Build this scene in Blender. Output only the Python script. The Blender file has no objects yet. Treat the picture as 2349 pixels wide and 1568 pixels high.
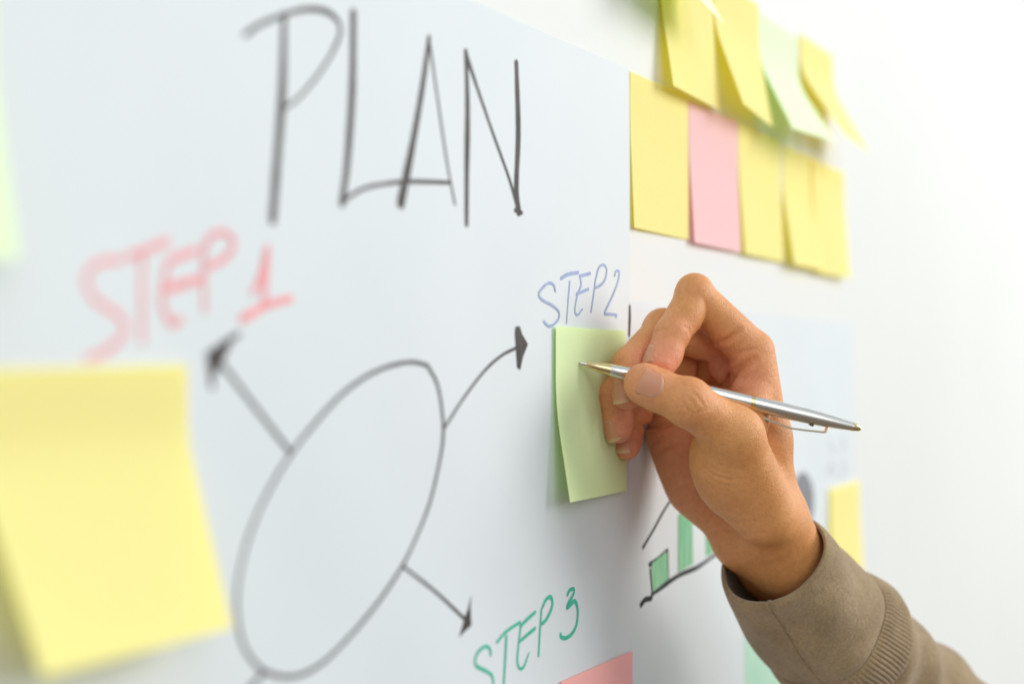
import bpy, bmesh, math, random
import numpy as np
from mathutils import Vector, Matrix

SC = bpy.context.scene
COL = SC.collection
random.seed(7)
RNG = np.random.default_rng(7)

# ------------------------------------------------------------------ camera, light, exposure
FPX = 50 / 36 * 2349                       # 50 mm lens, measured on the photograph at 2349 px width
YAW = math.atan(1785 / FPX)                # angle between the view and the wall
PITCH = math.atan(54 / FPX)
CF = np.array([math.cos(YAW) * math.cos(PITCH), math.sin(YAW) * math.cos(PITCH), math.sin(PITCH)])
CR = np.array([math.sin(YAW), -math.cos(YAW), 0.0])
CU = np.cross(CR, CF)
CP = np.array([0.0, -0.281, 1.4])          # 28 cm in front of the wall (wall plane is y = 0)

cam_d = bpy.data.cameras.new('camera')
cam = bpy.data.objects.new('camera', cam_d)
COL.objects.link(cam)
cam.matrix_world = Matrix(((CR[0], CU[0], -CF[0], CP[0]), (CR[1], CU[1], -CF[1], CP[1]),
                           (CR[2], CU[2], -CF[2], CP[2]), (0, 0, 0, 1)))
cam_d.lens = 50
cam_d.sensor_width = 36
cam_d.clip_start = 0.02
cam_d.clip_end = 50
cam_d.dof.use_dof = True
cam_d.dof.focus_distance = 0.640
cam_d.dof.aperture_fstop = 3.5
SC.camera = cam

W = bpy.data.worlds.new('World')
SC.world = W
W.use_nodes = True
bg = W.node_tree.nodes['Background']
bg.inputs['Strength'].default_value = 0.56
_wt = W.node_tree                                   # a light room above, a darker floor below
_tc = _wt.nodes.new('ShaderNodeTexCoord'); _sx = _wt.nodes.new('ShaderNodeSeparateXYZ'); _rp = _wt.nodes.new('ShaderNodeValToRGB')
_wt.links.new(_tc.outputs['Generated'], _sx.inputs[0]); _wt.links.new(_sx.outputs['Z'], _rp.inputs['Fac'])
_mr = _wt.nodes.new('ShaderNodeMapRange'); _mr.inputs['From Min'].default_value = -1.0
_wt.links.new(_sx.outputs['Z'], _mr.inputs['Value']); _wt.links.new(_mr.outputs['Result'], _rp.inputs['Fac'])
_rp.color_ramp.elements[0].position = 0.30; _rp.color_ramp.elements[0].color = (0.32, 0.26, 0.20, 1)
_rp.color_ramp.elements[1].position = 0.62; _rp.color_ramp.elements[1].color = (0.87, 0.975, 1.05, 1)
_wt.links.new(_rp.outputs['Color'], bg.inputs['Color'])

def area(name, loc, target, sx, sy, power, color):
    d = bpy.data.lights.new(name, 'AREA')
    d.shape = 'RECTANGLE'; d.size = sx; d.size_y = sy
    d.energy = power; d.color = color
    o = bpy.data.objects.new(name, d); COL.objects.link(o)
    o.location = loc
    o.rotation_euler = (Vector(target) - Vector(loc)).to_track_quat('-Z', 'Y').to_euler()
    return o
area('window_light', (2.9, -2.5, 2.55), (0.95, 0, 1.4), 2.2, 2.0, 90, (1.0, 0.98, 0.95))
area('hand_fill_light', (-0.9, -2.3, 2.7), (0.65, -0.05, 1.4), 2.0, 2.0, 19, (1.0, 0.985, 0.96))  # unseen fill, added to brighten the lens-facing side of thumb and hand

SC.view_settings.view_transform = 'Standard'
SC.view_settings.look = 'None'
SC.view_settings.exposure = 0.22
SC.view_settings.gamma = 1.0
SC.view_settings.use_curve_mapping = False
SC.render.engine = 'CYCLES'
SC.cycles.use_denoising = True
SC.cycles.max_bounces = 8
SC.cycles.diffuse_bounces = 5

# ------------------------------------------------------------------ helpers
def ray(x, y):
    return CF + CR * (x - 1174.5) / FPX - CU * (y - 784) / FPX

def on_wall(x, y):
    """measured point of the photograph -> (X, z) on the wall, in metres"""
    r = ray(x, y)
    p = CP + r * ((-0.0011 - CP[1]) / r[1])      # the paper hangs about a millimetre off the wall
    return p[0], p[2]

def link(name, verts, faces, mat, parent=None, origin=None, smooth=True):
    verts = np.asarray(verts, float)
    if parent is not None:
        origin = np.array(parent.get('_o', (0, 0, 0)))
    elif origin is None:
        origin = np.zeros(3)
    me = bpy.data.meshes.new(name)
    me.from_pydata((verts - np.asarray(origin)).tolist(), [], [list(map(int, f)) for f in faces])
    me.update()
    if smooth:
        me.polygons.foreach_set('use_smooth', [True] * len(me.polygons))
    if mat is not None:
        me.materials.append(mat)
    o = bpy.data.objects.new(name, me)
    COL.objects.link(o)
    if parent is not None:
        o.parent = parent
    else:
        o.location = origin
    o['_o'] = [float(v) for v in origin]
    return o

def empty(name, loc):
    o = bpy.data.objects.new(name, None)
    COL.objects.link(o)
    o.location = loc
    o.empty_display_size = 0.02
    o['_o'] = [float(v) for v in loc]
    return o

def tag(o, label, cat, group=None):
    o['label'] = label; o['category'] = cat
    if group: o['group'] = group
    return o

class NT:
    def __init__(s, name):
        s.m = bpy.data.materials.new(name); s.m.use_nodes = True
        s.t = s.m.node_tree; s.n = s.t.nodes; s.l = s.t.links
        s.b = s.n['Principled BSDF']; s.out = s.n['Material Output']
    def add(s, kind, **kw):
        nd = s.n.new(kind)
        for k, v in kw.items():
            if k in nd.inputs: nd.inputs[k].default_value = v
            else: setattr(nd, k, v)
        return nd
    def link(s, a, b): s.l.new(a, b)

def noise(nt, scale, detail=3, rough=0.55, vec=None):
    n = nt.add('ShaderNodeTexNoise')
    n.inputs['Scale'].default_value = scale; n.inputs['Detail'].default_value = detail
    n.inputs['Roughness'].default_value = rough
    if vec is not None: nt.link(vec, n.inputs['Vector'])
    return n

def ramp(nt, fac, stops):
    r = nt.add('ShaderNodeValToRGB')
    e = r.color_ramp.elements
    e[0].position, e[0].color = stops[0][0], (*stops[0][1], 1)
    e[1].position, e[1].color = stops[-1][0], (*stops[-1][1], 1)
    for p, c in stops[1:-1]:
        x = e.new(p); x.color = (*c, 1)
    nt.link(fac, r.inputs['Fac'])
    return r

def bump(nt, height, strength, dist):
    b = nt.add('ShaderNodeBump')
    b.inputs['Strength'].default_value = strength; b.inputs['Distance'].default_value = dist
    nt.link(height, b.inputs['Height'])
    return b

def mat_surface(name, c0, c1, scale, rough, bscale, bstr, bdist):
    nt = NT(name)
    tc = nt.add('ShaderNodeTexCoord')
    n = noise(nt, scale, 4, 0.6, tc.outputs['Object'])
    r = ramp(nt, n.outputs['Fac'], [(0.3, c0), (0.7, c1)])
    nt.link(r.outputs['Color'], nt.b.inputs['Base Color'])
    nt.b.inputs['Roughness'].default_value = rough
    nb = noise(nt, bscale, 5, 0.65, tc.outputs['Object'])
    nt.link(bump(nt, nb.outputs['Fac'], bstr, bdist).outputs['Normal'], nt.b.inputs['Normal'])
    return nt.m

def mat_note(name, col, var=0.04, tcol=(0, 0, 0)):
    nt = NT(name)
    tc = nt.add('ShaderNodeTexCoord')
    n = noise(nt, 900, 4, 0.7, tc.outputs['Object'])
    lo = tuple(max(0, c * (1 - var)) for c in col); hi = tuple(min(1, c * (1 + var * 0.5)) for c in col)
    r = ramp(nt, n.outputs['Fac'], [(0.3, lo), (0.7, hi)])
    nt.link(r.outputs['Color'], nt.b.inputs['Base Color'])
    nt.b.inputs['Roughness'].default_value = 0.85
    nt.b.inputs['Specular IOR Level'].default_value = 0.2
    nb = noise(nt, 2500, 3, 0.6, tc.outputs['Object'])
    nt.link(bump(nt, nb.outputs['Fac'], 0.12, 0.0002).outputs['Normal'], nt.b.inputs['Normal'])
    t = nt.add('ShaderNodeBsdfTranslucent')
    t.inputs['Color'].default_value = (*tcol, 1)
    ad = nt.add('ShaderNodeAddShader')
    nt.link(nt.b.outputs['BSDF'], ad.inputs[0]); nt.link(t.outputs['BSDF'], ad.inputs[1])
    nt.link(ad.outputs['Shader'], nt.out.inputs['Surface'])
    return nt.m

def mat_ink(name, col, spread=0.25, rough=0.6):
    nt = NT(name)
    tc = nt.add('ShaderNodeTexCoord')
    mp = nt.add('ShaderNodeMapping'); mp.inputs['Scale'].default_value = (260, 1, 60)
    nt.link(tc.outputs['Object'], mp.inputs['Vector'])
    n = noise(nt, 1.0, 4, 0.6, mp.outputs['Vector'])
    lo = tuple(c * (1 - spread) for c in col); hi = tuple(min(1, c * (1 + spread) + 0.02) for c in col)
    r = ramp(nt, n.outputs['Fac'], [(0.3, lo), (0.72, hi)])
    nt.link(r.outputs['Color'], nt.b.inputs['Base Color'])
    nt.b.inputs['Roughness'].default_value = rough
    nt.b.inputs['Specular IOR Level'].default_value = 0.3
    return nt.m

M_WALL = mat_surface('wall_paint', (0.725, 0.735, 0.715), (0.76, 0.77, 0.75), 3, 0.55, 160, 0.08, 0.001)
M_SHEET = mat_surface('flipchart_paper', (0.672, 0.722, 0.742), (0.712, 0.758, 0.774), 6, 0.6, 700, 0.05, 0.0004)
M_YEL = mat_note('yellow_note_paper', (0.725, 0.680, 0.300), tcol=(0.34, 0.275, 0.001))
M_GRN = mat_note('green_note_paper', (0.71, 0.82, 0.48), tcol=(0.11, 0.18, 0.015))
M_MINT = mat_note('mint_note_paper', (0.73, 0.83, 0.60), tcol=(0.15, 0.23, 0.03))
M_PNK = mat_note('pink_note_paper', (0.74, 0.535, 0.545), tcol=(0.30, 0.09, 0.075))
M_RED = mat_note('salmon_note_paper', (0.90, 0.45, 0.42), tcol=(0.10, 0.02, 0.02))
M_INK = mat_ink('dark_marker_ink', (0.056, 0.044, 0.042), 0.45)
M_REDINK = mat_ink('red_marker_ink', (0.88, 0.33, 0.35), 0.12)
M_BLUEINK = mat_ink('blue_marker_ink', (0.33, 0.41, 0.62), 0.12)
M_GREENINK = mat_ink('green_marker_ink', (0.05, 0.46, 0.31), 0.12)
M_BLACK = mat_ink('black_marker_ink', (0.012, 0.012, 0.014), 0.3)
M_GREYINK = mat_ink('grey_marker_ink', (0.22, 0.22, 0.24), 0.15)
M_PALEINK = mat_ink('pale_grey_ink', (0.56, 0.58, 0.62), 0.08)

def mat_hatch(name, c0, c1):
    nt = NT(name)
    tc = nt.add('ShaderNodeTexCoord')
    mp = nt.add('ShaderNodeMapping'); mp.inputs['Scale'].default_value = (420, 1, 30)
    mp.inputs['Rotation'].default_value = (0, math.radians(18), 0)
    nt.link(tc.outputs['Object'], mp.inputs['Vector'])
    n = noise(nt, 1.0, 3, 0.6, mp.outputs['Vector'])
    r = ramp(nt, n.outputs['Fac'], [(0.36, c0), (0.62, c1)])
    nt.link(r.outputs['Color'], nt.b.inputs['Base Color'])
    nt.b.inputs['Roughness'].default_value = 0.65
    return nt.m
M_HATCH = mat_hatch('green_hatched_fill', (0.12, 0.42, 0.20), (0.30, 0.60, 0.36))
M_HATCH2 = mat_hatch('pale_green_hatched_fill', (0.36, 0.66, 0.48), (0.52, 0.75, 0.60))

# ------------------------------------------------------------------ the wall and the two paper sheets
def wall_mesh():
    xs = np.linspace(-1.2, 4.5, 40); zs = np.linspace(-0.2, 3.0, 24)
    v = [(x, 0, z) for z in zs for x in xs]; n = len(xs)
    f = [(j * n + i, j * n + i + 1, (j + 1) * n + i + 1, (j + 1) * n + i) for j in range(len(zs) - 1) for i in range(n - 1)]
    return v, f
wall = link('wall', *wall_mesh(), M_WALL)
wall['kind'] = 'structure'

def sheet_h(x, z, k):
    """gentle cockling of a hung paper sheet: distance from the wall"""
    s = 0.0011 if k == 0 else 0.0009
    return s + (0.00065 if k == 0 else 0.0003) * (np.sin(x * 31 + z * 9 + k) + np.sin(z * 23 - x * 13 + 2 * k)) * 0.5 \
        + 0.00022 * np.sin(x * 67 + z * 37 + 1.3 * np.sin(z * 19))

def sheet(name, x0, x1, z0, z1, k, label):
    xs = np.linspace(x0, x1, int((x1 - x0) / 0.008)); zs = np.linspace(z0, z1, int((z1 - z0) / 0.008))
    X, Z = np.meshgrid(xs, zs)
    Y = -sheet_h(X, Z, k)
    v = np.stack([X, Y, Z], -1).reshape(-1, 3); n = len(xs)
    f = [(j * n + i, j * n + i + 1, (j + 1) * n + i + 1, (j + 1) * n + i) for j in range(len(zs) - 1) for i in range(n - 1)]
    o = link(name, v, f, M_SHEET, origin=((x0 + x1) / 2, 0, z1))
    md = o.modifiers.new('thickness', 'SOLIDIFY'); md.thickness = 0.00015; md.offset = -1
    es = o.modifiers.new('edges', 'EDGE_SPLIT'); es.split_angle = math.radians(40)
    return tag(o, label, 'paper sheet')

sheet1 = sheet('flipchart_sheet', 0.02, 0.629, 0.80, 1.543, 0,
               'large white paper sheet with PLAN heading and circle diagram of three steps')
sheet2 = sheet('flipchart_sheet', 0.6293, 1.033, 0.95, 1.431, 1,
               'white paper sheet with green bar chart and grey ellipse behind the writing hand')

# ------------------------------------------------------------------ marker strokes
def spline(pts, step=0.0008):
    P = np.array(pts, float)
    if len(P) == 2:
        n = max(2, int(np.linalg.norm(P[1] - P[0]) / step))
        t = np.linspace(0, 1, n)[:, None]
        return P[0] * (1 - t) + P[1] * t
    Q = np.vstack([2 * P[0] - P[1], P, 2 * P[-1] - P[-2]])
    out = []
    for i in range(1, len(Q) - 2):
        a, b, c, d = Q[i - 1:i + 3]
        n = max(2, int(np.linalg.norm(c - b) / step))
        for t in np.linspace(0, 1, n, endpoint=False):
            out.append(0.5 * (2 * b + (c - a) * t + (2 * a - 5 * b + 4 * c - d) * t * t + (3 * b - a - 3 * c + d) * t ** 3))
    out.append(P[-1])
    return np.array(out)

LAYER = [0]
def stroke(V, Fc, pts, w, k, nib=0.0):
    """ribbon of ink in the wall plane; pts are photo measurements, w the width in mm (start, end)"""
    P = spline([on_wall(*p) for p in pts])
    if isinstance(w, (int, float)): w = (w, w)
    n = len(P)
    T = np.gradient(P, axis=0); T /= np.linalg.norm(T, axis=1)[:, None] + 1e-12
    N = np.stack([-T[:, 1], T[:, 0]], 1)
    wid = np.interp(np.linspace(0, 1, n), np.linspace(0, 1, len(w)), w) * 0.0005
    if nib:                                     # chisel nib: upright strokes are wider than level ones
        wid = wid * (1 - nib + nib * np.abs(T[:, 1]))
    wob = np.convolve(RNG.normal(0, 1, n + 40), np.ones(21) / 21, 'same')[20:20 + n]
    wid = wid * (1 + 0.22 * wob)
    # round caps
    ca = np.linspace(90, 10, 6) * math.pi / 180
    pre = [(P[0] - T[0] * wid[0] * math.sin(a), N[0], wid[0] * math.cos(a)) for a in ca]
    post = [(P[-1] + T[-1] * wid[-1] * math.sin(a), N[-1], wid[-1] * math.cos(a)) for a in ca[::-1]]
    S = pre + [(P[i], N[i], wid[i]) for i in range(n)] + post
    LAYER[0] = (LAYER[0] + 1) % 12
    off = 0.00012 + 0.00001 * LAYER[0]
    b = len(V)
    for c, nn, h in S:
        for s in (-1, 1):
            q = c + nn * h * s
            V.append((q[0], -sheet_h(q[0], q[1], k) - off, q[1]))
    for i in range(len(S) - 1):
        Fc.append((b + 2 * i, b + 2 * i + 1, b + 2 * i + 3, b + 2 * i + 2))

def blob(V, Fc, pts, k):
    """solid filled outline"""
    P = [on_wall(*p) for p in pts]
    LAYER[0] = (LAYER[0] + 1) % 12
    off = 0.00012 + 0.00001 * LAYER[0]
    b = len(V)
    c = np.mean(P, axis=0)
    V.append((c[0], -sheet_h(c[0], c[1], k) - off, c[1]))
    for q in P: V.append((q[0], -sheet_h(q[0], q[1], k) - off, q[1]))
    n = len(P)
    for i in range(n): Fc.append((b, b + 1 + i, b + 1 + (i + 1) % n))

def mark(name, parent, mat, strokes=(), blobs=(), k=0, nib=0.0):
    V, Fc = [], []
    for bl in blobs: blob(V, Fc, bl, k)
    for pts, w in strokes: stroke(V, Fc, pts, w, k, nib)
    return link(name, V, Fc, mat, parent, smooth=False)

# PLAN
mark('letter', sheet1, M_INK, [([(655, 35), (651, 200), (640, 350), (627, 503)], (3.0, 3.8, 3.6)),
     ([(565, 80), (600, 56), (650, 36), (700, 22), (745, 25), (773, 45), (781, 72), (770, 107), (740, 160), (692, 220), (655, 248)], (1.7, 1.6, 2.0, 1.3, 1.2))])
mark('letter', sheet1, M_INK, [([(810, 30), (808, 200), (797, 370), (785, 466)], (3.0, 3.6, 3.0)),
     ([(785, 466), (808, 446), (840, 430), (878, 422)], (1.6, 1.4))])
mark('letter', sheet1, M_INK, [([(985, 87), (968, 200), (942, 340), (916, 464)], (2.6, 3.8, 5.0)),
     ([(985, 90), (1000, 200), (1024, 370), (1042, 468)], (1.3, 1.2)),
     ([(878, 422), (920, 417), (975, 417), (1030, 419)], (1.5, 1.7))])
mark('letter', sheet1, M_INK, [([(1070, 118), (1073, 250), (1070, 400), (1069, 514)], (2.6, 3.6, 2.4)),
     ([(1070, 122), (1090, 185), (1130, 305), (1165, 405), (1184, 470)], (2.2, 1.5, 2.2)),
     ([(1185, 145), (1188, 300), (1183, 430), (1188, 486)], (3.2, 4.0, 3.6)),
     ([(1180, 482), (1195, 488)], (1.8, 1.8))])
# STEP 1
mark('letter', sheet1, M_REDINK, [([(281, 597), (234, 600), (202, 626), (199, 655), (222, 690), (263, 717), (287, 742), (284, 767), (246, 803), (199, 822)], 1.9)])
mark('letter', sheet1, M_REDINK, [([(298, 588), (333, 576), (386, 553)], 2.4), ([(329, 585), (328, 784)], 1.8)])
mark('letter', sheet1, M_REDINK, [([(392, 597), (451, 574)], 2.3), ([(380, 664), (420, 652), (468, 638)], 2.6),
     ([(388, 603), (376, 661), (375, 702), (396, 743), (414, 734)], (2.0, 2.0, 2.6))])
mark('letter', sheet1, M_REDINK, [([(468, 580), (471, 714)], 1.6), ([(468, 575), (486, 541), (515, 533), (535, 550), (533, 573), (509, 597), (480, 611)], 2.1)])
mark('digit', sheet1, M_REDINK, [([(579, 673), (601, 630), (614, 568)], (2.0, 3.2, 2.0)), ([(614, 572), (606, 692)], 2.4),
     ([(556, 731), (614, 699), (667, 685)], (2.6, 2.6, 2.6))])
# STEP 2
mark('letter', sheet1, M_BLUEINK, [([(1274, 667), (1270, 653), (1258, 649), (1242, 662), (1235, 676), (1244, 688), (1265, 699), (1282, 714), (1282, 730), (1270, 744), (1258, 747), (1247, 737)], 1.25)])
mark('letter', sheet1, M_BLUEINK, [([(1288, 638), (1304, 629), (1327, 625)], 1.7), ([(1308, 646), (1304, 696), (1301, 740)], 1.25)])
mark('letter', sheet1, M_BLUEINK, [([(1331, 633), (1354, 627)], 1.6), ([(1324, 674), (1350, 663)], 1.5),
     ([(1332, 637), (1334, 654), (1326, 676), (1321, 702), (1321, 717), (1327, 722), (1337, 709)], 1.2)])
mark('letter', sheet1, M_BLUEINK, [([(1366, 640), (1362, 676), (1357, 715)], 1.25), ([(1367, 637), (1373, 614), (1383, 607), (1390, 617), (1388, 637), (1380, 651), (1367, 660)], 1.25)])
mark('digit', sheet1, M_BLUEINK, [([(1408, 632), (1411, 622), (1418, 623), (1416, 643), (1406, 673), (1390, 709), (1387, 719), (1396, 720), (1413, 722), (1412, 727)], 1.25)])
# STEP 3
mark('letter', sheet1, M_GREENINK, [([(1126, 1501), (1125, 1489), (1115, 1481), (1099, 1492), (1090, 1511), (1093, 1526), (1110, 1535), (1126, 1545), (1131, 1557), (1130, 1573), (1118, 1590), (1100, 1596)], 1.4)])
mark('letter', sheet1, M_GREENINK, [([(1141, 1471), (1162, 1447), (1192, 1426)], 1.6), ([(1162, 1459), (1159, 1516), (1155, 1574), (1150, 1610)], 1.6)])
mark('letter', sheet1, M_GREENINK, [([(1194, 1435), (1208, 1420), (1227, 1403)], 1.7), ([(1190, 1472), (1208, 1456), (1227, 1440)], 1.6),
     ([(1195, 1432), (1190, 1475), (1187, 1516), (1193, 1532), (1202, 1527), (1213, 1497)], (1.6, 1.9, 1.1))])
mark('letter', sheet1, M_GREENINK, [([(1242, 1396), (1238, 1448), (1235, 1502)], 1.5), ([(1245, 1390), (1253, 1374), (1263, 1368), (1268, 1379), (1265, 1396), (1254, 1418), (1244, 1429)], (1.7, 2.1, 1.6))])
mark('digit', sheet1, M_GREENINK, [([(1304, 1363), (1309, 1353), (1319, 1350), (1317, 1363), (1306, 1382), (1302, 1393), (1310, 1386), (1320, 1378), (1326, 1389), (1327, 1409), (1323, 1434), (1312, 1453), (1298, 1462), (1287, 1460), (1286, 1454)], (1.7, 1.6, 2.0, 2.0, 2.0, 1.9))])
# the ellipse and its arrows
mark('ellipse', sheet1, M_INK, [([(975, 837), (940, 830), (895, 838), (844, 860), (784, 903), (724, 966), (669, 1036), (623, 1112), (583, 1197), (558, 1273), (543, 1348), (542, 1413), (557, 1479), (593, 1529), (638, 1549), (689, 1547), (744, 1518), (804, 1459), (865, 1383), (920, 1300), (955, 1230), (985, 1152), (1004, 1066), (1013, 1000), (1009, 935), (998, 880), (977, 840)], (1.5, 1.4, 1.35, 1.5, 1.5, 1.6))])
mark('arrow', sheet1, M_INK, [([(662, 1033), (590, 940), (503, 826)], (1.7, 1.5)), ([(547, 766), (515, 787), (484, 812)], (1.6, 2.2)),
     ([(481, 812), (484, 850), (487, 886)], (2.6, 1.9))], [[(476, 808), (535, 777), (520, 812), (504, 842), (487, 872)]])
mark('arrow', sheet1, M_INK, [([(1014, 982), (1060, 912), (1110, 850), (1150, 815), (1184, 797)], (1.2, 1.2, 1.5))],
     [[(1182, 748), (1191, 748), (1196, 765), (1210, 789), (1199, 818), (1193, 848), (1186, 842), (1183, 800), (1180, 765)]])
mark('arrow', sheet1, M_INK, [([(924, 1298), (1000, 1357), (1066, 1418)], (1.2, 1.2, 1.4))],
     [[(1082, 1363), (1080, 1393), (1082, 1433), (1069, 1445), (1053, 1461), (1061, 1434), (1066, 1415), (1074, 1396)]])
mark('arrow', sheet1, M_INK, [([(606, 1538), (590, 1556), (560, 1592)], 1.6)])

# second sheet: bar chart, rising line, grey ellipse, faint notes
mark('axis_line', sheet2, M_BLACK, [([(1470, 1386), (1480, 1374), (1494, 1371), (1497, 1360), (1520, 1345), (1560, 1318), (1600, 1300), (1640, 1273), (1700, 1240), (1760, 1206), (1830, 1168)], (3.2, 2.6, 1.5, 1.3, 1.3))], k=1)
mark('trend_line', sheet2, M_BLACK, [([(1476, 1255), (1500, 1215), (1530, 1160), (1580, 1085), (1640, 1010)], (2.0, 1.3))], k=1)
mark('chart_bar', sheet2, M_HATCH, blobs=[[(1493, 1294), (1531, 1262), (1534, 1328), (1498, 1357)]], k=1)
mark('bar_outline', sheet2, M_BLACK, [([(1491, 1294), (1512, 1280), (1532, 1261)], (2.4, 2.0)), ([(1492, 1306), (1495, 1340), (1497, 1364)], 1.6), ([(1533, 1264), (1534, 1300), (1535, 1330)], 1.1)], k=1)
mark('chart_bar', sheet2, M_HATCH, blobs=[[(1556, 1180), (1588, 1160), (1590, 1292), (1557, 1312)]], k=1)
mark('chart_bar', sheet2, M_HATCH, blobs=[[(1618, 1130), (1655, 1105), (1656, 1255), (1620, 1276)]], k=1)
mark('chart_bar', sheet2, M_HATCH2, blobs=[[(1708, 1400), (1792, 1350), (1796, 1900), (1712, 1990)]], k=1)
mark('margin_line', sheet2, M_INK, [([(1443, 704), (1443, 730), (1442, 768)], (2.6, 3.2, 2.0))], k=1)
mark('grey_ellipse', sheet2, M_GREYINK, blobs=[[(1842 + 26 * math.cos(t), 1148 + 66 * math.sin(t)) for t in np.linspace(0, 2 * math.pi, 28, endpoint=False)]], k=1)
mark('green_edge', sheet2, M_HATCH2, [([(1812, 1105), (1812, 1165)], (5, 6))], k=1)
mark('scribble', sheet2, M_PALEINK, [([(1904, 1008), (1912, 1040), (1908, 1030)], 3), ([(1930, 1004), (1938, 1016), (1930, 1036)], 3),
     ([(1900, 1085), (1908, 1062), (1914, 1088)], 3), ([(1930, 1060), (1940, 1075), (1930, 1092)], 3)], k=1)

# ------------------------------------------------------------------ sticky notes
def note(label, x, z, mat, lift_l, lift_r, rot=0.0, v0=0.16, v1=0.55, size=0.0762, base=0.0, bow=0.0, w=None, group=None):
    """square note stuck along its upper edge; its lower edge stands off the wall by lift_l / lift_r (mm)"""
    nu, nv = 14, 28
    w = w or size
    V = []
    cr, sr = math.cos(math.radians(rot)), math.sin(math.radians(rot))
    for j in range(nv + 1):
        for i in range(nu + 1):
            u = i / nu
            L = (lift_l * (1 - u) + lift_r * u) / 1000 + bow / 1000 * math.sin(math.pi * u)
            # bend angle so that the end lift is L
            free = size * (1 - (v0 + v1) / 2)
            ph = math.asin(max(-0.95, min(0.95, L / free)))
            yy = zz = 0.0
            m = 24; ve = j / nv
            for q in range(m):
                v = (q + 0.5) / m * ve
                s = min(1, max(0, (v - v0) / (v1 - v0))); s = s * s * (3 - 2 * s)
                a = ph * s
                yy += math.sin(a) * size * ve / m; zz += math.cos(a) * size * ve / m
            a_, b_ = u * w, -zz
            V.append((x + a_ * cr - b_ * sr, -base - 0.0004 - yy, z + a_ * sr + b_ * cr))
    n = nu + 1
    Fc = [(j * n + i, (j + 1) * n + i, (j + 1) * n + i + 1, j * n + i + 1) for j in range(nv) for i in range(nu)]
    o = link('sticky_note', V, Fc, mat, origin=(x + w / 2, -base, z))
    tag(o, label, 'sticky note')
    if group: o['group'] = group
    return o

Z0 = 1.4
def mm(x, z): return x / 1000, Z0 + z / 1000
WG = 'sticky notes in two rows on the bare wall'
note('large blurred yellow sticky note stuck under the STEP 1 lettering', *mm(238, -1.0), M_YEL, 23, 16, rot=0.8, base=0.0021, v0=0.14, v1=0.42)
note('pale green sticky note with pen tip on it under STEP 2', *mm(548.6, 17), M_GRN, 7, 0.6, rot=-0.3, base=0.0021, v0=0.22, v1=0.7, w=0.0735)
note('mint green sticky note curling off the sheet left of STEP 1', *mm(167.5, 101), M_MINT, 10, 9.5, base=0.0021)
note('salmon red sticky note under the green STEP 3 lettering', *mm(553.6, -137), M_RED, 2, 1.0, base=0.0021)
note('yellow sticky note in lower row touching corner of the PLAN sheet', *mm(632.5, 143), M_YEL, 2.2, 0.3, group=WG)
note('pink sticky note between yellow ones in the lower row', *mm(709.5, 141.5), M_PNK, 3.2, 2.1, group=WG)
note('yellow sticky note directly right of the pink one', *mm(788, 141), M_YEL, 3.8, 2.0, group=WG)
note('lower row yellow sticky note partly overlapped by the row end note', *mm(869, 139.5), M_YEL, 7.6, 5.0, group=WG)
note('yellow sticky note ending the lower row, overlapping its neighbour', *mm(930, 138), M_YEL, 2.5, 4.5, base=0.0012, v0=0.1, group=WG)
note('yellow sticky note starting the upper row, just above the pink one', *mm(668, 217), M_YEL, 7.6, 4.3, base=0.0006, group=WG)
note('strongly curled yellow sticky note beside the mint one in upper row', *mm(746, 217.5), M_YEL, 17, 9.6, base=0.0006, group=WG)
note('mint green sticky note curling far off the wall in upper row', *mm(822, 213), M_MINT, 21, 25, base=0.0006, v1=0.6, group=WG)
note('yellow sticky note ending the upper row, curled far off wall', *mm(905, 217), M_YEL, 29, 25.5, base=0.0006, v0=0.12, v1=0.5, group=WG)
note('mint sticky note hanging above the upper row, edge curled outward', *mm(624, 248), M_MINT, 30, 23, base=0.0006, group=WG)
note('yellow sticky note on the bar chart sheet beside the sleeve', *mm(966, -85), M_YEL, 1.5, 3.4, rot=0.4, base=0.0019)

# ------------------------------------------------------------------ pen
def H(cx, cy, Z):
    """detail measurement of the hand (x, y on the enlarged photo) and distance in mm -> world point"""
    return CP + ray(1330.5 + cx * 0.2926, 624 + cy * 0.2926) * (Z / 1000)
def V1(cx, cy, Z):
    return CP + ray(1284.6 + cx * 0.3282, 587.3 + cy * 0.3282) * (Z / 1000)

def metal(name, col, rough, brush=0.0):
    nt = NT(name)
    tc = nt.add('ShaderNodeTexCoord')
    n = noise(nt, 1500, 3, 0.6, tc.outputs['Object'])
    r = ramp(nt, n.outputs['Fac'], [(0.3, tuple(c * 0.92 for c in col)), (0.7, col)])
    nt.link(r.outputs['Color'], nt.b.inputs['Base Color'])
    nt.b.inputs['Metallic'].default_value = 1.0
    nt.b.inputs['Roughness'].default_value = rough
    nt.b.inputs['Anisotropic'].default_value = brush
    return nt.m
M_STEEL = metal('brushed_steel', (0.80, 0.77, 0.72), 0.27, 0.4)
M_GOLD = metal('gold_plating', (0.86, 0.68, 0.36), 0.16)
M_CLIP = metal('clip_metal', (0.70, 0.60, 0.44), 0.25)
M_DARK = metal('dark_metal', (0.12, 0.11, 0.10), 0.4)

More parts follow.
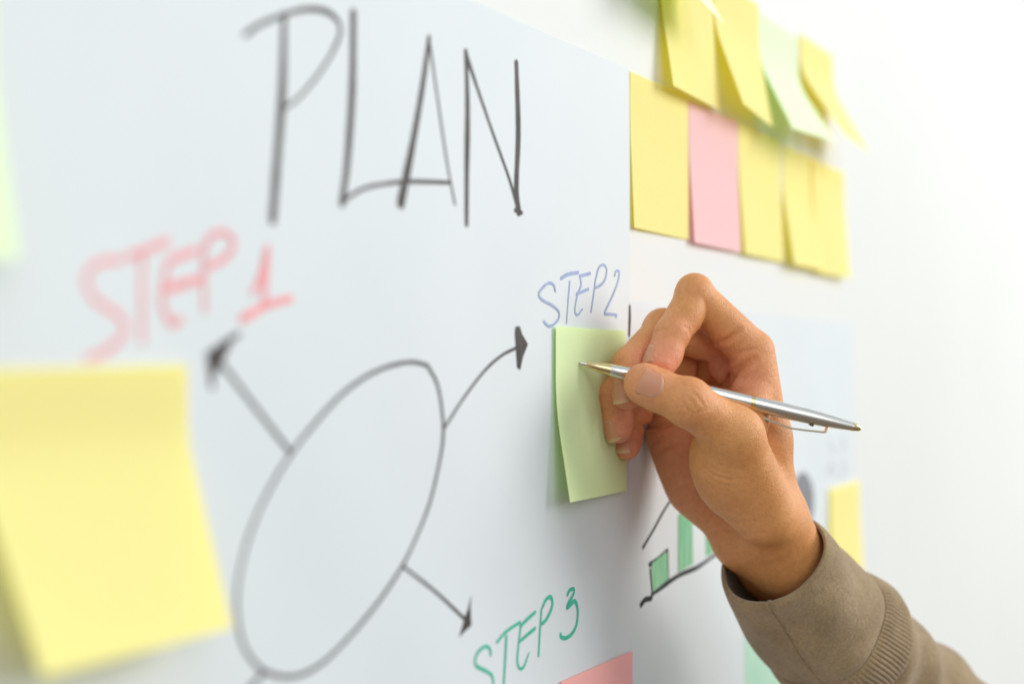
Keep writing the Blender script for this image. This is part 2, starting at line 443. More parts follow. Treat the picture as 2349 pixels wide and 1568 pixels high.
PT = V1(130, 744, 634.5); PE = V1(2098, 1203, 655.0)
AX = PE - PT; LEN = np.linalg.norm(AX); AX /= LEN
def frame(ax, ref):
    b = np.cross(ax, ref); b /= np.linalg.norm(b)
    return b, np.cross(b, ax)
PB, PN = frame(AX, CU)           # PN points up and across the barrel
def lathe(name, prof, mat, parent, seg=40):
    V, Fc = [], []
    for t, r in prof:
        c = PT + AX * t / 1000
        for i in range(seg):
            a = 2 * math.pi * i / seg
            V.append(c + (PB * math.cos(a) + PN * math.sin(a)) * r / 1000)
    for j in range(len(prof) - 1):
        for i in range(seg):
            k = (i + 1) % seg
            Fc.append((j * seg + i, j * seg + k, (j + 1) * seg + k, (j + 1) * seg + i))
    Fc.append(tuple(range(seg - 1, -1, -1))); Fc.append(tuple(range((len(prof) - 1) * seg, len(prof) * seg)))
    o = link(name, V, Fc, mat, parent)
    md = o.modifiers.new('edges', 'EDGE_SPLIT'); md.split_angle = math.radians(35)
    return o
L = LEN * 1000
pen = empty('ballpoint_pen', PT)
tag(pen, 'slim brushed steel ballpoint pen with gold tip held in the hand', 'pen')
lathe('writing_point', [(0, 0.25), (0.3, 0.45), (1.2, 0.55), (1.25, 0.75), (3.3, 1.05)], M_STEEL, pen)
lathe('tip_cone', [(3.3, 1.15), (3.6, 1.3), (9, 2.05), (14.6, 2.72)], M_GOLD, pen)
lathe('lower_barrel', [(14.6, 2.66), (14.9, 2.78), (22, 3.2), (32, 3.48), (50, 3.6), (81.2, 3.62)], M_STEEL, pen)
lathe('centre_ring', [(81.2, 3.4), (81.25, 3.74), (82.0, 3.74), (82.05, 3.5), (82.3, 3.5), (82.35, 3.74), (83.1, 3.74), (83.15, 3.4)], M_GOLD, pen)
ub = [(83.15, 3.62), (95, 3.62), (108, 3.5), (116, 3.2), (123, 2.75), (L - 4.2, 2.0)]
lathe('upper_barrel', ub, M_STEEL, pen)
lathe('end_cap', [(L - 4.2, 2.05), (L - 3.8, 2.05), (L - 0.6, 1.45), (L, 1.1)], M_GOLD, pen)
# the clip hangs below the barrel: a thin bowed steel strip
CD = -(PN * 0.96 + np.cross(AX, PN) * 0.0); CD /= np.linalg.norm(CD)
CS = np.cross(AX, CD)
def strip(name, prof, half, th, mat, parent):
    V, Fc = [], []
    for t, d in prof:
        c = PT + AX * t / 1000 + CD * d / 1000
        for a, b in ((-1, 0), (1, 0), (1, 1), (-1, 1)):
            V.append(c + CS * a * half / 1000 + CD * b * th / 1000)
    for j in range(len(prof) - 1):
        for i in range(4):
            k = (i + 1) % 4
            Fc.append((j * 4 + i, j * 4 + k, (j + 1) * 4 + k, (j + 1) * 4 + i))
    Fc.append((3, 2, 1, 0)); m = 4 * (len(prof) - 1); Fc.append((m, m + 1, m + 2, m + 3))
    return link(name, V, Fc, mat, parent, smooth=False)
strip('clip', [(86.0, 3.6), (86.4, 4.6), (87.6, 4.9), (94, 5.6), (101, 6.6), (103.5, 6.7), (110, 6.1), (118.6, 5.1), (119.6, 4.6), (119.8, 2.6)], 1.6, 0.85, M_CLIP, pen)
strip('clip_slot', [(111, 2.9), (112.5, 3.6), (113.0, 3.6), (113.2, 2.6)], 1.1, 0.5, M_DARK, pen)

# ------------------------------------------------------------------ the hand: implicit surface, meshed
def W2C(p):
    d = (np.asarray(p) - CP) * 1000
    return np.array([d @ CR, d @ CU, d @ CF])
def C(cx, cy, Z): return W2C(H(cx, cy, Z))     # camera-aligned millimetres: right, up, away

def cone(a, b, r1, r2):
    ba = b - a; L2 = ba @ ba
    def fn(P):
        pa = P - a
        t = np.clip(pa @ ba / L2, 0, 1)
        return np.sqrt(((pa - t[:, None] * ba) ** 2).sum(1)) - (r1 + (r2 - r1) * t)
    return fn
def ell(c, ax, r):
    """ellipsoid: rows of ax are unit axes"""
    ax = np.array(ax, float); r = np.array(r, float)
    def fn(P):
        q = (P - c) @ ax.T
        k0 = np.sqrt(((q / r) ** 2).sum(1)); k1 = np.sqrt(((q / r ** 2) ** 2).sum(1)) + 1e-9
        return k0 * (k0 - 1) / k1
    return fn
def smin(a, b, k):
    h = np.clip(0.5 + 0.5 * (b - a) / k, 0, 1)
    return b * (1 - h) + a * h - k * h * (1 - h)
def unit(v):
    v = np.asarray(v, float); return v / np.linalg.norm(v)
def axes3(a, n):
    a = unit(a); n = np.asarray(n, float); n = unit(n - a * (n @ a))
    return a, n, np.cross(a, n)

def finger(mcp, pip, dip, tip, r, dors, pad=0.9):
    """four joints, radii at each, dorsal direction of the last phalanx"""
    prox = cone(mcp, pip, r[0], r[1])
    mid1 = (pip + dip) / 2; mid0 = (mcp + pip) / 2
    a, n, b = axes3(tip - dip, dors)
    parts = [(cone(pip, dip, r[1] * 0.97, r[2]), 2.0), (cone(dip, tip, r[2], r[3]), 2.5)]
    # fleshy pad of the fingertip and of the middle phalanx, away from the nail
    parts.append((ell(dip * 0.35 + tip * 0.65 - n * r[3] * 0.28, [a, n, b], (r[3] * 1.25, r[3] * 0.95, r[3] * 0.98)), 2.0))
    a2, n2, b2 = axes3(dip - pip, dors)
    parts.append((ell(mid1 - n2 * r[2] * 0.25, [a2, n2, b2], (np.linalg.norm(dip - pip) * 0.42, r[2] * 0.95, r[2] * 0.98)), 3.0))
    # knuckle
    parts.append((ell(pip + unit(pip - (mcp + dip) / 2) * r[1] * 0.12, [a2, n2, b2], (r[1] * 1.08, r[1] * 1.04, r[1] * 1.03)), 3.0))
    return prox, parts

J = dict(
    i=[C(1345, 625, 667), C(900, 172, 660), C(722, 485, 649), C(622, 712, 642)],
    m=[C(1275, 640, 694), C(655, 445, 668), C(392, 722, 650), C(374, 962, 646)],
    r=[C(1160, 740, 712), C(480, 690, 678), C(262, 965, 657), C(300, 1228, 657)],
    p=[C(940, 1010, 720), C(510, 980, 692), C(400, 1180, 675), C(366, 1372, 670)],
    t=[C(1440, 1880, 655), C(1215, 1275, 634), C(845, 1020, 624), C(510, 872, 626)])
RAD = dict(i=(10.2, 8.3, 7.9, 7.3), m=(10.0, 8.6, 7.9, 7.0), r=(9.6, 8.2, 7.4, 6.7), p=(9, 7.2, 6.4, 6.0))
DORS = dict(i=(-0.90, 0.36, -0.22), m=(-0.72, 0.10, -0.70), r=(-0.78, -0.05, -0.62), p=(-0.45, -0.25, -0.86))
fing = {k: finger(*J[k], RAD[k], DORS[k]) for k in 'imrp'}

t0, t1, t2, t3 = J['t']
ta, tn, tb = axes3(t3 - t2, (0.10, 0.30, -0.95))
thumb_parts = [
    (cone(t1, t2, 11.6, 10.0), 3.0), (cone(t2, t3, 9.8, 8.4), 4.0),
    (ell(t2 * 0.30 + t3 * 0.70 - tn * 1.8, [ta, tn, tb], (13.0, 7.8, 9.4)), 3.0),
    (ell(t3 + ta * 0.5 - tn * 0.8, [ta, tn, tb], (8.6, 7.6, 8.9)), 2.0),
    (ell(t2 + tn * 1.0, [ta, tn, tb], (9.5, 9.8, 10.4)), 3.0)]
wrist = C(1490, 2150, 676); wrist_u = C(1330, 2180, 684)
fore = C(1980, 2820, 742)
palm_parts = [
    (cone(J['i'][0], C(1430, 1300, 668), 10.6, 12.0), 8), (cone(C(1430, 1300, 668), C(1490, 1950, 672), 12.0, 15.0), 8),
    (cone(J['m'][0], C(1330, 1500, 688), 9.5, 13.0), 6), (cone(C(1330, 1500, 688), C(1420, 2050, 682), 13.0, 14.5), 8),
    (cone(J['r'][0], C(1180, 1600, 698), 9.0, 13.0), 6), (cone(C(1180, 1600, 698), C(1350, 2080, 688), 13.0, 14.0), 8),
    (cone(J['p'][0], C(980, 1600, 698), 9.5, 13.0), 8), (cone(C(660, 1290, 700), C(880, 1680, 695), 8.0, 12.0), 6), (cone(C(980, 1600, 698), C(1270, 2080, 690), 13.0, 13.0), 8),
    (ell(C(860, 1480, 694), np.array(axes3(C(1080, 2000, 690) - C(760, 1150, 700), (0.2, 0, -1))), (34, 13, 14)), 8),
    (cone(C(1530, 1960, 672), C(1640, 2260, 686), 15.5, 17.5), 9), (cone(C(1290, 2080, 688), C(1460, 2330, 702), 13.0, 11.0), 9),
    (cone(C(1640, 2260, 686), fore, 17.5, 20.0), 9), (cone(C(1460, 2330, 702), fore, 11.0, 15.0), 9),
    # thenar eminence and thumb metacarpal
    (cone(t0, t1, 14.5, 11.8), 7), (ell(C(1165, 1560, 650), np.array(axes3(t1 - t0, (-0.2, 0, -1))), (27, 15.5, 16.5)), 7),
]
# web between thumb and index, folded against the palm
web_parts = [(cone(C(1320, 1200, 652), C(1370, 930, 664), 9.0, 8.5), 4), (cone(C(1370, 930, 664), C(1400, 790, 668), 8.5, 8.5), 4),
             (cone(C(1280, 930, 664), C(1350, 800, 668), 6.0, 6.5), 5)]
# pad at the root of the index finger
pad_fn = ell(C(1165, 700, 686), np.eye(3), (10.5, 10.5, 9.0))
GR = [cone(C(952, 570, z), C(968, 900, z + 6), 1.7, 4.2) for z in (679, 682, 685, 688)]
def groove(P):
    d = GR[0](P)
    for g in GR[1:]: d = np.minimum(d, g(P))
    return d
def sdf(P):
    palm = None
    for fn, k in palm_parts:
        d = fn(P); palm = d if palm is None else smin(d, palm, k)
    palm = smin(pad_fn(P), palm, 1.8)
    wb = None
    for fn, k in web_parts:
        d = fn(P); wb = d if wb is None else smin(d, wb, k)
    out = smin(wb, palm, 1.4)
    gv = -groove(P)
    for fk in 'imrp':
        prox, parts = fing[fk]
        d = smin(prox(P), palm, 1.6 if fk == 'i' else 3.0)
        f2 = None
        for fn, k in parts:
            e = fn(P); f2 = e if f2 is None else smin(e, f2, k)
        d = smin(f2, d, 1.6) if fk != 'i' else smin(f2, d, 1.2)
        if fk in 'mr': d = np.maximum(d, gv)
        out = smin(out, d, 0.5)
        if fk == 'i': out = np.maximum(out, gv)
    th = None
    for fn, k in thumb_parts:
        e = fn(P); th = e if th is None else smin(e, th, k)
    out = smin(th, out, 1.0) * 0 + np.minimum(out, smin(th, smin(wb, palm, 1.4), 7.0))
    return out

def mesh_sdf(fn, lo, hi, h, coarse=4):
    n = (np.ceil((hi - lo) / (h * coarse)).astype(int)) * coarse
    nc = n // coarse
    g = [lo[a] + (np.arange(nc[a]) + 0.5) * h * coarse for a in range(3)]
    G = np.stack(np.meshgrid(*g, indexing='ij'), -1).reshape(-1, 3)
    dc = fn(G).reshape(nc)
    near = np.abs(dc) < h * coarse * 1.6
    up = lambda a: a.repeat(coarse, 0).repeat(coarse, 1).repeat(coarse, 2)
    val = up(np.sign(dc) * 100.0); m = up(near)
    idx = np.argwhere(m)
    val[m] = fn(lo + (idx + 0.5) * h)
    ins = val < 0
    s = [slice(None, -1), slice(1, None)]
    cnt = sum(ins[s[i], s[j], s[k]].astype(np.int8) for i in (0, 1) for j in (0, 1) for k in (0, 1))
    act = (cnt > 0) & (cnt < 8)
    cells = np.argwhere(act)
    vid = -np.ones(act.shape, np.int64); vid[act] = np.arange(len(cells))
    acc = np.zeros((len(cells), 3)); num = np.zeros(len(cells))
    cor = [(i, j, k) for i in (0, 1) for j in (0, 1) for k in (0, 1)]
    cv = {c: val[cells[:, 0] + c[0], cells[:, 1] + c[1], cells[:, 2] + c[2]] for c in cor}
    for c in cor:
        for a in range(3):
            if c[a] == 0:
                d = list(c); d[a] = 1; d = tuple(d)
                x = (cv[c] < 0) != (cv[d] < 0)
                t = np.where(x, cv[c] / np.where(x, cv[c] - cv[d], 1), 0)
                p = np.tile(np.array(c, float), (len(cells), 1)); p[:, a] += t
                acc += p * x[:, None]; num += x
    V = lo + (cells + acc / num[:, None] + 0.5) * h
    Fs = []
    for a in range(3):
        b, c = (a + 1) % 3, (a + 2) % 3
        sl0 = [slice(1, -1)] * 3; sl1 = [slice(1, -1)] * 3
        sl0[a] = slice(0, -1); sl1[a] = slice(1, None)
        A, B = ins[tuple(sl0)], ins[tuple(sl1)]
        e = np.argwhere(A != B)
        pos = A[e[:, 0], e[:, 1], e[:, 2]]
        base = e + 1; base[:, a] -= 1
        q = []
        for ob, oc in ((-1, -1), (0, -1), (0, 0), (-1, 0)):
            z = base.copy(); z[:, b] += ob; z[:, c] += oc
            q.append(vid[z[:, 0], z[:, 1], z[:, 2]])
        q = np.stack(q, 1)
        q[~pos] = q[~pos][:, ::-1]
        Fs.append(q)
    F_ = np.vstack(Fs)
    def grad(P):
        e = 0.35
        return np.stack([fn(P + np.eye(3)[a] * e) - fn(P - np.eye(3)[a] * e) for a in range(3)], 1) / (2 * e)
    for _ in range(2):
        g = grad(V); l2 = np.maximum((g ** 2).sum(1), 0.2)
        V = V - np.clip(fn(V) / l2, -0.5, 0.5)[:, None] * g
    g = grad(V)
    return V, F_, g / (np.linalg.norm(g, axis=1)[:, None] + 1e-9)

lo = np.array([28.0, -150.0, 604.0]); hi = np.array([190.0, 48.0, 742.0])
HV, HF, HN = mesh_sdf(sdf, lo, hi, 0.7)

# skin creases: shallow grooves along measured lines on the side that faces the light and lens
def crease(line, zr, depth, width):
    global HV
    L3 = [C(x, y, (zr[0] + zr[1]) / 2) for x, y in line]
    L2 = np.array([(p[0] / p[2], p[1] / p[2]) for p in L3]) * 640
    P2 = HV[:, :2] / HV[:, 2:3] * 640
    sel = np.where((HV[:, 2] > zr[0]) & (HV[:, 2] < zr[1]) & (HN[:, 2] < 0.2))[0]
    d = np.full(len(sel), 1e9); tt = np.zeros(len(sel))
    for s in range(len(L2) - 1):
        a, b = L2[s], L2[s + 1]; ba = b - a
        t = np.clip((P2[sel] - a) @ ba / (ba @ ba), 0, 1)
        dd = np.linalg.norm(P2[sel] - a - t[:, None] * ba, axis=1)
        u = (s + t) / (len(L2) - 1)
        tt = np.where(dd < d, u, tt); d = np.minimum(d, dd)
    fade = np.sin(np.pi * np.clip(tt, 0.04, 0.96)) ** 0.5
    HV[sel] -= HN[sel] * (depth * fade * (np.exp(-(d / width) ** 2) - 0.35 * np.exp(-((d - 2 * width) / width) ** 2)))[:, None]

for ln, zr, dp, wd in [
    ([(806, 925), (798, 1000), (828, 1062), (884, 1112)], (600, 640), 0.35, 0.7),
    ([(872, 935), (930, 985), (972, 1055)], (600, 640), 0.30, 0.7),
    ([(862, 990), (885, 1040), (905, 1062)], (600, 640), 0.30, 0.6),
    ([(900, 1118), (960, 1085), (985, 1060)], (600, 640), 0.22, 0.6),
    ([(930, 1455), (975, 1530), (1050, 1590), (1160, 1625), (1290, 1620)], (610, 668), 0.40, 0.8),
    ([(960, 1440), (1010, 1510), (1090, 1560), (1200, 1590)], (610, 668), 0.28, 0.7),
    ([(985, 1425), (1050, 1490), (1140, 1530)], (610, 668), 0.20, 0.7),
    ([(930, 1505), (990, 1590), (1090, 1660), (1230, 1690)], (610, 668), 0.2, 0.8),
    ([(690, 372), (745, 345), (790, 300)], (600, 690), 0.28, 0.6),
    ([(650, 395), (720, 390), (790, 350)], (600, 690), 0.25, 0.6),
    ([(590, 470), (650, 450), (700, 460)], (600, 690), 0.25, 0.6),
    ([(800, 425), (848, 440), (866, 495)], (600, 690), 0.35, 0.6),
    ([(960, 200), (985, 240), (1000, 290)], (600, 690), 0.25, 0.7),
    ([(1120, 925), (1175, 835), (1220, 772), (1292, 726), (1364, 690)], (600, 690), 1.8, 1.5),
    ([(1085, 556), (1125, 549), (1165, 527), (1212, 490), (1245, 452)], (600, 676), 1.3, 1.2),
    ([(470, 1205), (560, 1215), (660, 1200), (740, 1180)], (650, 730), 1.5, 1.3),
    ([(600, 1420), (680, 1360), (800, 1330)], (650, 730), 0.8, 1.3),
    ([(1210, 640), (1290, 620), (1370, 600)], (600, 700), 0.4, 1.0),
    ([(1080, 1900), (1250, 1960), (1420, 1950)], (600, 690), 0.3, 0.9),
    ([(1120, 2010), (1300, 2060), (1480, 2040)], (600, 690), 0.3, 0.9),
]:
    crease(ln, zr, dp, wd)

def nail_plate(own, tip, dip, dors, halfw, back, front, free):
    """grid that lies on the fingertip; the last rows run straight on as the free edge"""
    a, n, b = axes3(tip - dip, dors)
    nu, nv = 16, 20
    V, tn_ = [], []
    rows = []
    for j in range(nv + 1):
        s = j / nv
        row = []
        for i in range(nu + 1):
            u = -1 + 2 * i / nu
            t = -back + (front + back) * s
            t -= u * u * (front * 0.22) * max(0, 2 * s - 1) ** 1.5 - u * u * (back * 0.34) * max(0, 1 - 2 * s) ** 1.5
            w = halfw * (1 - 0.22 * (1 - s) ** 3 - 0.06 * s ** 2)
            row.append((t, u * w, u))
        rows.append(row)
    G = np.array(rows)
    P = tip + G[..., 0:1] * a + G[..., 1:2] * b + n * 14.0
    Q = P.reshape(-1, 3).copy(); dist = np.zeros(len(Q))
    for _ in range(40):
        d = own(Q); st = np.minimum(d, 3.0) * 0.9
        Q = Q - n * st[:, None]; dist += st
    y = (14.0 - dist).reshape(nv + 1, nu + 1)
    # plate profile: from mid length on it runs on straight instead of dropping round the fingertip
    k0 = int(nv * 0.55)
    for j in range(k0 + 1, nv + 1):
        sl = (y[k0] - y[k0 - 4]) / 4
        y[j] = np.maximum(y[j], y[k0] + np.clip(sl, -0.10, 0.02) * (j - k0) - 0.012 * (j - k0) ** 2)
    s = np.linspace(0, 1, nv + 1)[:, None]; u = G[..., 2]
    off = 0.30 - 0.55 * np.clip((np.abs(u) - 0.80) / 0.2, 0, 1) ** 2 - 0.6 * np.clip((0.14 - s) / 0.14, 0, 1)
    Vp = tip + G[..., 0:1] * a + G[..., 1:2] * b + n * (y + off)[..., None]
    tipn = np.repeat(s, nu + 1, 1) * free
    return Vp, tipn.reshape(-1), (nu, nv)
def seat_nail(Vp):
    """raise the skin fold round the sides and root of the nail, lower the skin under it"""
    global HV
    rim = np.vstack([Vp[:15, 0], Vp[:15, -1], Vp[0]])
    c = Vp.reshape(-1, 3).mean(0)
    sel = np.where(((HV - c) ** 2).sum(1) < 15 ** 2)[0]
    d = np.full(len(sel), 1e9)
    for p in rim: d = np.minimum(d, np.linalg.norm(HV[sel] - p, axis=1))
    flat = Vp[2:15, 2:-2].reshape(-1, 3); e = np.full(len(sel), 1e9)
    for p in flat: e = np.minimum(e, np.linalg.norm(HV[sel] - p, axis=1))
    HV[sel] += HN[sel] * (0.42 * np.exp(-(d / 0.8) ** 2) - 0.35 * np.exp(-(e / 0.8) ** 2))[:, None]
def blend(parts):
    def fn(P):
        o = None
        for f, k in parts:
            e = f(P); o = e if o is None else smin(e, o, k)
        return o
    return fn
PLATES = []
for k, hw, bk, fr, free in (('i', 5.2, 6.0, 4.6, 0.8), ('m', 4.9, 5.4, 5.9, 1.0), ('r', 4.7, 5.2, 5.7, 1.0), ('p', 4.2, 4.4, 5.2, 1.0)):
    PLATES.append(nail_plate(blend(fing[k][1]), J[k][3], J[k][2], DORS[k], hw, bk, fr, free))
PLATES.append(nail_plate(blend(thumb_parts), t3, t2, (0.05, 0.06, -1.0), 6.3, 8.6, 2.6, 0.8))
for pl in PLATES: seat_nail(pl[0])

def to_world(P):
    P = np.asarray(P) / 1000
    return CP + P[:, :1] * CR + P[:, 1:2] * CU + P[:, 2:3] * CF

def mat_skin():
    nt = NT('skin')
    tc = nt.add('ShaderNodeTexCoord')
    at = nt.add('ShaderNodeAttribute'); at.attribute_name = 'flush'
    n1 = noise(nt, 70, 4, 0.6, tc.outputs['Object'])
    n2 = noise(nt, 420, 4, 0.65, tc.outputs['Object'])
    base = ramp(nt, n1.outputs['Fac'], [(0.3, (0.71, 0.305, 0.096)), (0.7, (0.81, 0.370, 0.130))])
    red = nt.add('ShaderNodeMix', data_type='RGBA')
    nt.link(at.outputs['Fac'], red.inputs['Factor'])
    nt.link(base.outputs['Color'], red.inputs[6]); red.inputs[7].default_value = (0.87, 0.325, 0.215, 1)
    sp = nt.add('ShaderNodeMix', data_type='RGBA', blend_type='MULTIPLY')
    sp.inputs['Factor'].default_value = 0.35
    r2 = ramp(nt, n2.outputs['Fac'], [(0.35, (0.72, 0.66, 0.60)), (0.6, (1, 1, 1))])
    nt.link(red.outputs[2], sp.inputs[6]); nt.link(r2.outputs['Color'], sp.inputs[7])
    # pores and hair follicles: small dark dots, denser in patches
    vd = nt.add('ShaderNodeTexVoronoi', feature='F1'); vd.inputs['Scale'].default_value = 620
    nt.link(tc.outputs['Object'], vd.inputs['Vector'])
    dots = ramp(nt, vd.outputs['Distance'], [(0.10, (0.55, 0.45, 0.38)), (0.26, (1, 1, 1))])
    np_ = noise(nt, 45, 2, 0.5, tc.outputs['Object'])
    pf = nt.add('ShaderNodeMapRange'); pf.inputs['From Min'].default_value = 0.45; pf.inputs['From Max'].default_value = 0.65
    pf.inputs['To Max'].default_value = 0.5
    nt.link(np_.outputs['Fac'], pf.inputs['Value'])
    sp2 = nt.add('ShaderNodeMix', data_type='RGBA', blend_type='MULTIPLY')
    nt.link(pf.outputs['Result'], sp2.inputs['Factor'])
    nt.link(sp.outputs[2], sp2.inputs[6]); nt.link(dots.outputs['Color'], sp2.inputs[7])
    nt.link(sp2.outputs[2], nt.b.inputs['Base Color'])
    nt.b.inputs['Roughness'].default_value = 0.46
    nt.b.inputs['Specular IOR Level'].default_value = 0.40
    nt.b.inputs['Subsurface Weight'].default_value = 0.14
    nt.b.inputs['Subsurface Radius'].default_value = (1.0, 0.36, 0.18)
    nt.b.inputs['Subsurface Scale'].default_value = 0.0022
    v = nt.add('ShaderNodeTexVoronoi', feature='DISTANCE_TO_EDGE'); v.inputs['Scale'].default_value = 950
    nt.link(tc.outputs['Object'], v.inputs['Vector'])
    n3 = noise(nt, 600, 5, 0.7, tc.outputs['Object'])
    mx = nt.add('ShaderNodeMath', operation='ADD')
    nt.link(v.outputs['Distance'], mx.inputs[0]); nt.link(n3.outputs['Fac'], mx.inputs[1])
    nt.link(bump(nt, mx.outputs[0], 0.6, 0.00055).outputs['Normal'], nt.b.inputs['Normal'])
    return nt.m
M_SKIN = mat_skin()

person = empty('person', H(1490, 2150, 676))
tag(person, 'right hand of a person in a brown sweatshirt sleeve, writing with a pen', 'person')
body = link('hand', to_world(HV), HF, M_SKIN, person)
fl = np.zeros(len(HV))
def redden(p, r, s):
    global fl
    fl = np.maximum(fl, s * np.exp(-(((HV - p) ** 2).sum(1)) / r ** 2))
for k in 'imrp':
    redden(J[k][3], 13, 0.95); redden(J[k][2], 9, 0.65); redden(J[k][1], 9, 0.40)
redden(J['t'][3], 13, 0.6); redden(J['t'][2], 11, 0.5)
redden(C(1180, 760, 672), 20, 0.7); redden(C(1300, 880, 660), 14, 0.6); redden(C(900, 1500, 690), 34, 0.55)
att = body.data.attributes.new('flush', 'FLOAT', 'POINT'); att.data.foreach_set('value', fl.astype(np.float32))

# fingernails
def mat_nail():
    nt = NT('fingernail')
    at = nt.add('ShaderNodeAttribute'); at.attribute_name = 'tipness'
    r = ramp(nt, at.outputs['Fac'], [(0.0, (0.74, 0.44, 0.30)), (0.15, (0.66, 0.29, 0.17)), (0.80, (0.68, 0.31, 0.18)), (0.90, (0.74, 0.47, 0.25)), (1.0, (0.76, 0.52, 0.29))])
    nt.link(r.outputs['Color'], nt.b.inputs['Base Color'])
    nt.b.inputs['Roughness'].default_value = 0.32
    nt.b.inputs['Subsurface Weight'].default_value = 0.1
    nt.b.inputs['Subsurface Scale'].default_value = 0.001
    return nt.m
M_NAIL = mat_nail()
for Vp, tipn, (nu, nv) in PLATES:
    w = nu + 1
    Fc = [(j * w + i, j * w + i + 1, (j + 1) * w + i + 1, (j + 1) * w + i) for j in range(nv) for i in range(nu)]
    o = link('fingernail', to_world(Vp.reshape(-1, 3)), Fc, M_NAIL, body)
    at = o.data.attributes.new('tipness', 'FLOAT', 'POINT'); at.data.foreach_set('value', tipn.astype(np.float32))
    md = o.modifiers.new('thickness', 'SOLIDIFY'); md.thickness = 0.0004; md.offset = 0

# ------------------------------------------------------------------ the sleeve
def mat_cloth():
    nt = NT('brown_sweatshirt_cloth')
    tc = nt.add('ShaderNodeTexCoord')
    n1 = noise(nt, 60, 4, 0.6, tc.outputs['Object'])
    n2 = noise(nt, 620, 5, 0.75, tc.outputs['Object'])
    r = ramp(nt, n1.outputs['Fac'], [(0.3, (0.345, 0.232, 0.117)), (0.7, (0.480, 0.338, 0.182))])
    sp = nt.add('ShaderNodeMix', data_type='RGBA', blend_type='MULTIPLY'); sp.inputs['Factor'].default_value = 0.85
    r2 = ramp(nt, n2.outputs['Fac'], [(0.3, (0.6, 0.6, 0.6)), (0.65, (1, 1, 1))])
    nt.link(r.outputs['Color'], sp.inputs[6]); nt.link(r2.outputs['Color'], sp.inputs[7])
    nt.link(sp.outputs[2], nt.b.inputs['Base Color'])
    nt.b.inputs['Roughness'].default_value = 0.95
    nt.b.inputs['Specular IOR Level'].default_value = 0.1
    nt.b.inputs['Sheen Weight'].default_value = 0.35
    nt.b.inputs['Sheen Roughness'].default_value = 0.5
    nt.link(bump(nt, n2.outputs['Fac'], 0.8, 0.0009).outputs['Normal'], nt.b.inputs['Normal'])
    return nt.m
M_CLOTH = mat_cloth()
def R2(cx, cy, Z): return W2C(CP + ray(1284.6 + 0.4531 * cx, 963.5 + 0.4531 * cy) * (Z / 1000))

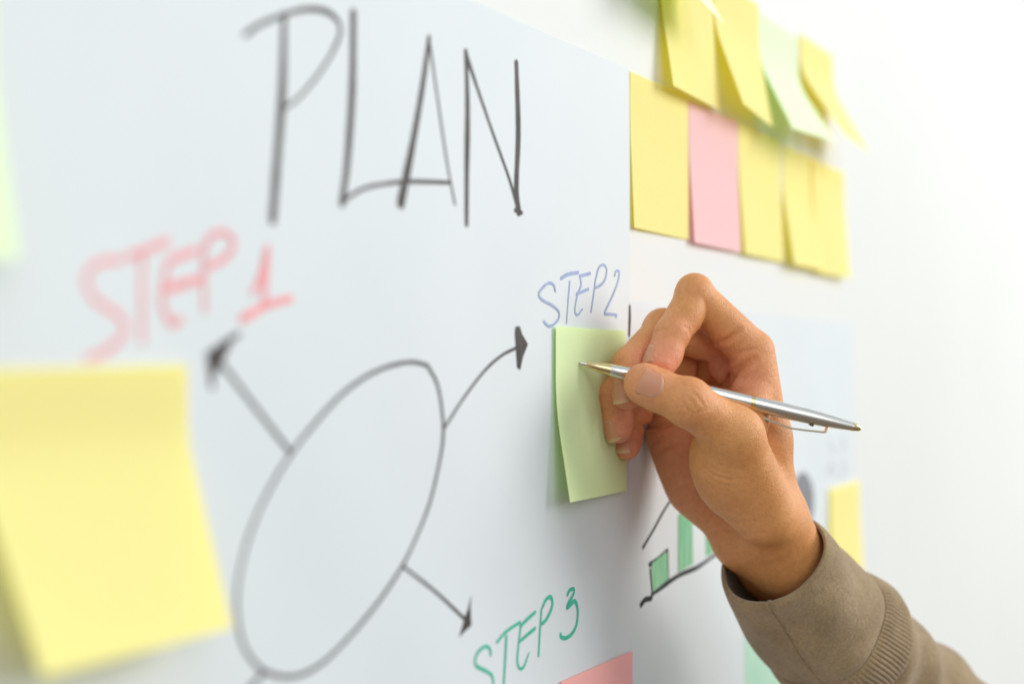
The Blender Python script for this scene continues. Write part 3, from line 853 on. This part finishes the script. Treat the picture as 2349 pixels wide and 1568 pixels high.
# axis points with half-widths across (in the picture) and in depth
AXP = [R2(1075, 690, 676), R2(1180, 850, 690), R2(1330, 1040, 706), R2(1470, 1170, 722), R2(1640, 1330, 742), R2(1900, 1560, 770), R2(2300, 1900, 815)]
HWD = [27.0, 30.0, 33.5, 35.0, 34.0, 36.0, 40.0]
def tube(name, s0, s1, nring, nseg, fn, parent, mat=M_CLOTH, thick=0.0016):
    P = np.array(AXP); S = np.arange(len(P))
    V = []
    for j in range(nring + 1):
        s = s0 + (s1 - s0) * j / nring
        i = min(int(s), len(P) - 2)
        def at(s):
            i = min(max(int(s), 0), len(P) - 2); t = s - i
            p0 = P[i - 1] if i > 0 else 2 * P[0] - P[1]; p3 = P[i + 2] if i + 2 < len(P) else 2 * P[-1] - P[-2]
            a, b = P[i], P[i + 1]
            return 0.5 * (2 * a + (b - p0) * t + (2 * p0 - 5 * a + 4 * b - p3) * t * t + (3 * a - p0 - 3 * b + p3) * t ** 3)
        c = at(s); d = unit(at(s + 0.05) - at(s - 0.05) if s > 0.05 else at(0.1) - at(0))
        e1 = np.cross(d, (0, 0, 1.0)); e1 = unit(e1); e2 = np.cross(d, e1)
        r = np.interp(s, S, HWD)
        for q in range(nseg):
            a = 2 * math.pi * q / nseg
            rr = r + fn(s, a)
            V.append(c + (e1 * math.cos(a) + e2 * math.sin(a)) * rr)
    Fc = [(j * nseg + q, j * nseg + (q + 1) % nseg, (j + 1) * nseg + (q + 1) % nseg, (j + 1) * nseg + q) for j in range(nring) for q in range(nseg)]
    o = link(name, to_world(np.array(V)), Fc, mat, parent)
    md = o.modifiers.new('thickness', 'SOLIDIFY'); md.thickness = thick; md.offset = 0
    return o
def wr(s, a):
    return 1.0 * math.sin(3 * a + 2.1 * s) + 0.6 * math.sin(5 * a - 3.3 * s + 1) + 0.4 * math.sin(2 * a + 5 * s)
SEAM_A = [0.0]
def cuff_fn(s, a):
    e = -1.2 * math.exp(-((s - 0.0) / 0.06) ** 2)
    da = (a - SEAM_A[0] + math.pi) % (2 * math.pi) - math.pi
    seam = -0.55 * math.exp(-(da / 0.025) ** 2) + 0.25 * math.exp(-((abs(da) - 0.07) / 0.04) ** 2)
    return wr(s, a) * min(1, s + 0.3) + e + seam - 1.3 * math.exp(-((s - 2.05) / 0.10) ** 2)
def rib_fn(s, a):
    return wr(s, a) + 1.0 * math.sin(a * 96) * min(1, (s - 2.0) * 6) * min(1, max(0, (2.85 - s) * 6)) - 1.2 * math.exp(-((s - 2.0) / 0.08) ** 2) + 0.8
def arm_fn(s, a):
    return wr(s, a) + 1.9 * math.sin(6.5 * s + a + 0.6 * math.sin(3 * a)) - 1.5 * math.exp(-((s - 2.85) / 0.12) ** 2)
def find_seam():
    """the angle round the cuff at which its lengthwise seam runs"""
    c = AXP[0] * 0.5 + AXP[1] * 0.5; d = unit(AXP[1] - AXP[0])
    e1 = unit(np.cross(d, (0, 0, 1.0))); e2 = np.cross(d, e1)
    q = R2(1110, 1000, 670); best = None
    for i in range(360):
        a = math.radians(i); p = c + (e1 * math.cos(a) + e2 * math.sin(a)) * 28.5
        if p[2] > c[2]: continue
        dd = np.hypot(p[0] / p[2] - q[0] / q[2], p[1] / p[2] - q[1] / q[2])
        if best is None or dd < best[0]: best = (dd, a)
    return best[1]
SEAM_A[0] = find_seam()
sleeve = tube('sleeve', 2.80, 6.0, 60, 160, arm_fn, person)
tube('cuff', 0.0, 2.04, 90, 480, cuff_fn, sleeve)
tube('ribbed_band', 2.0, 2.86, 30, 768, rib_fn, sleeve)

for o in SC.objects:
    if '_o' in o.keys(): del o['_o']
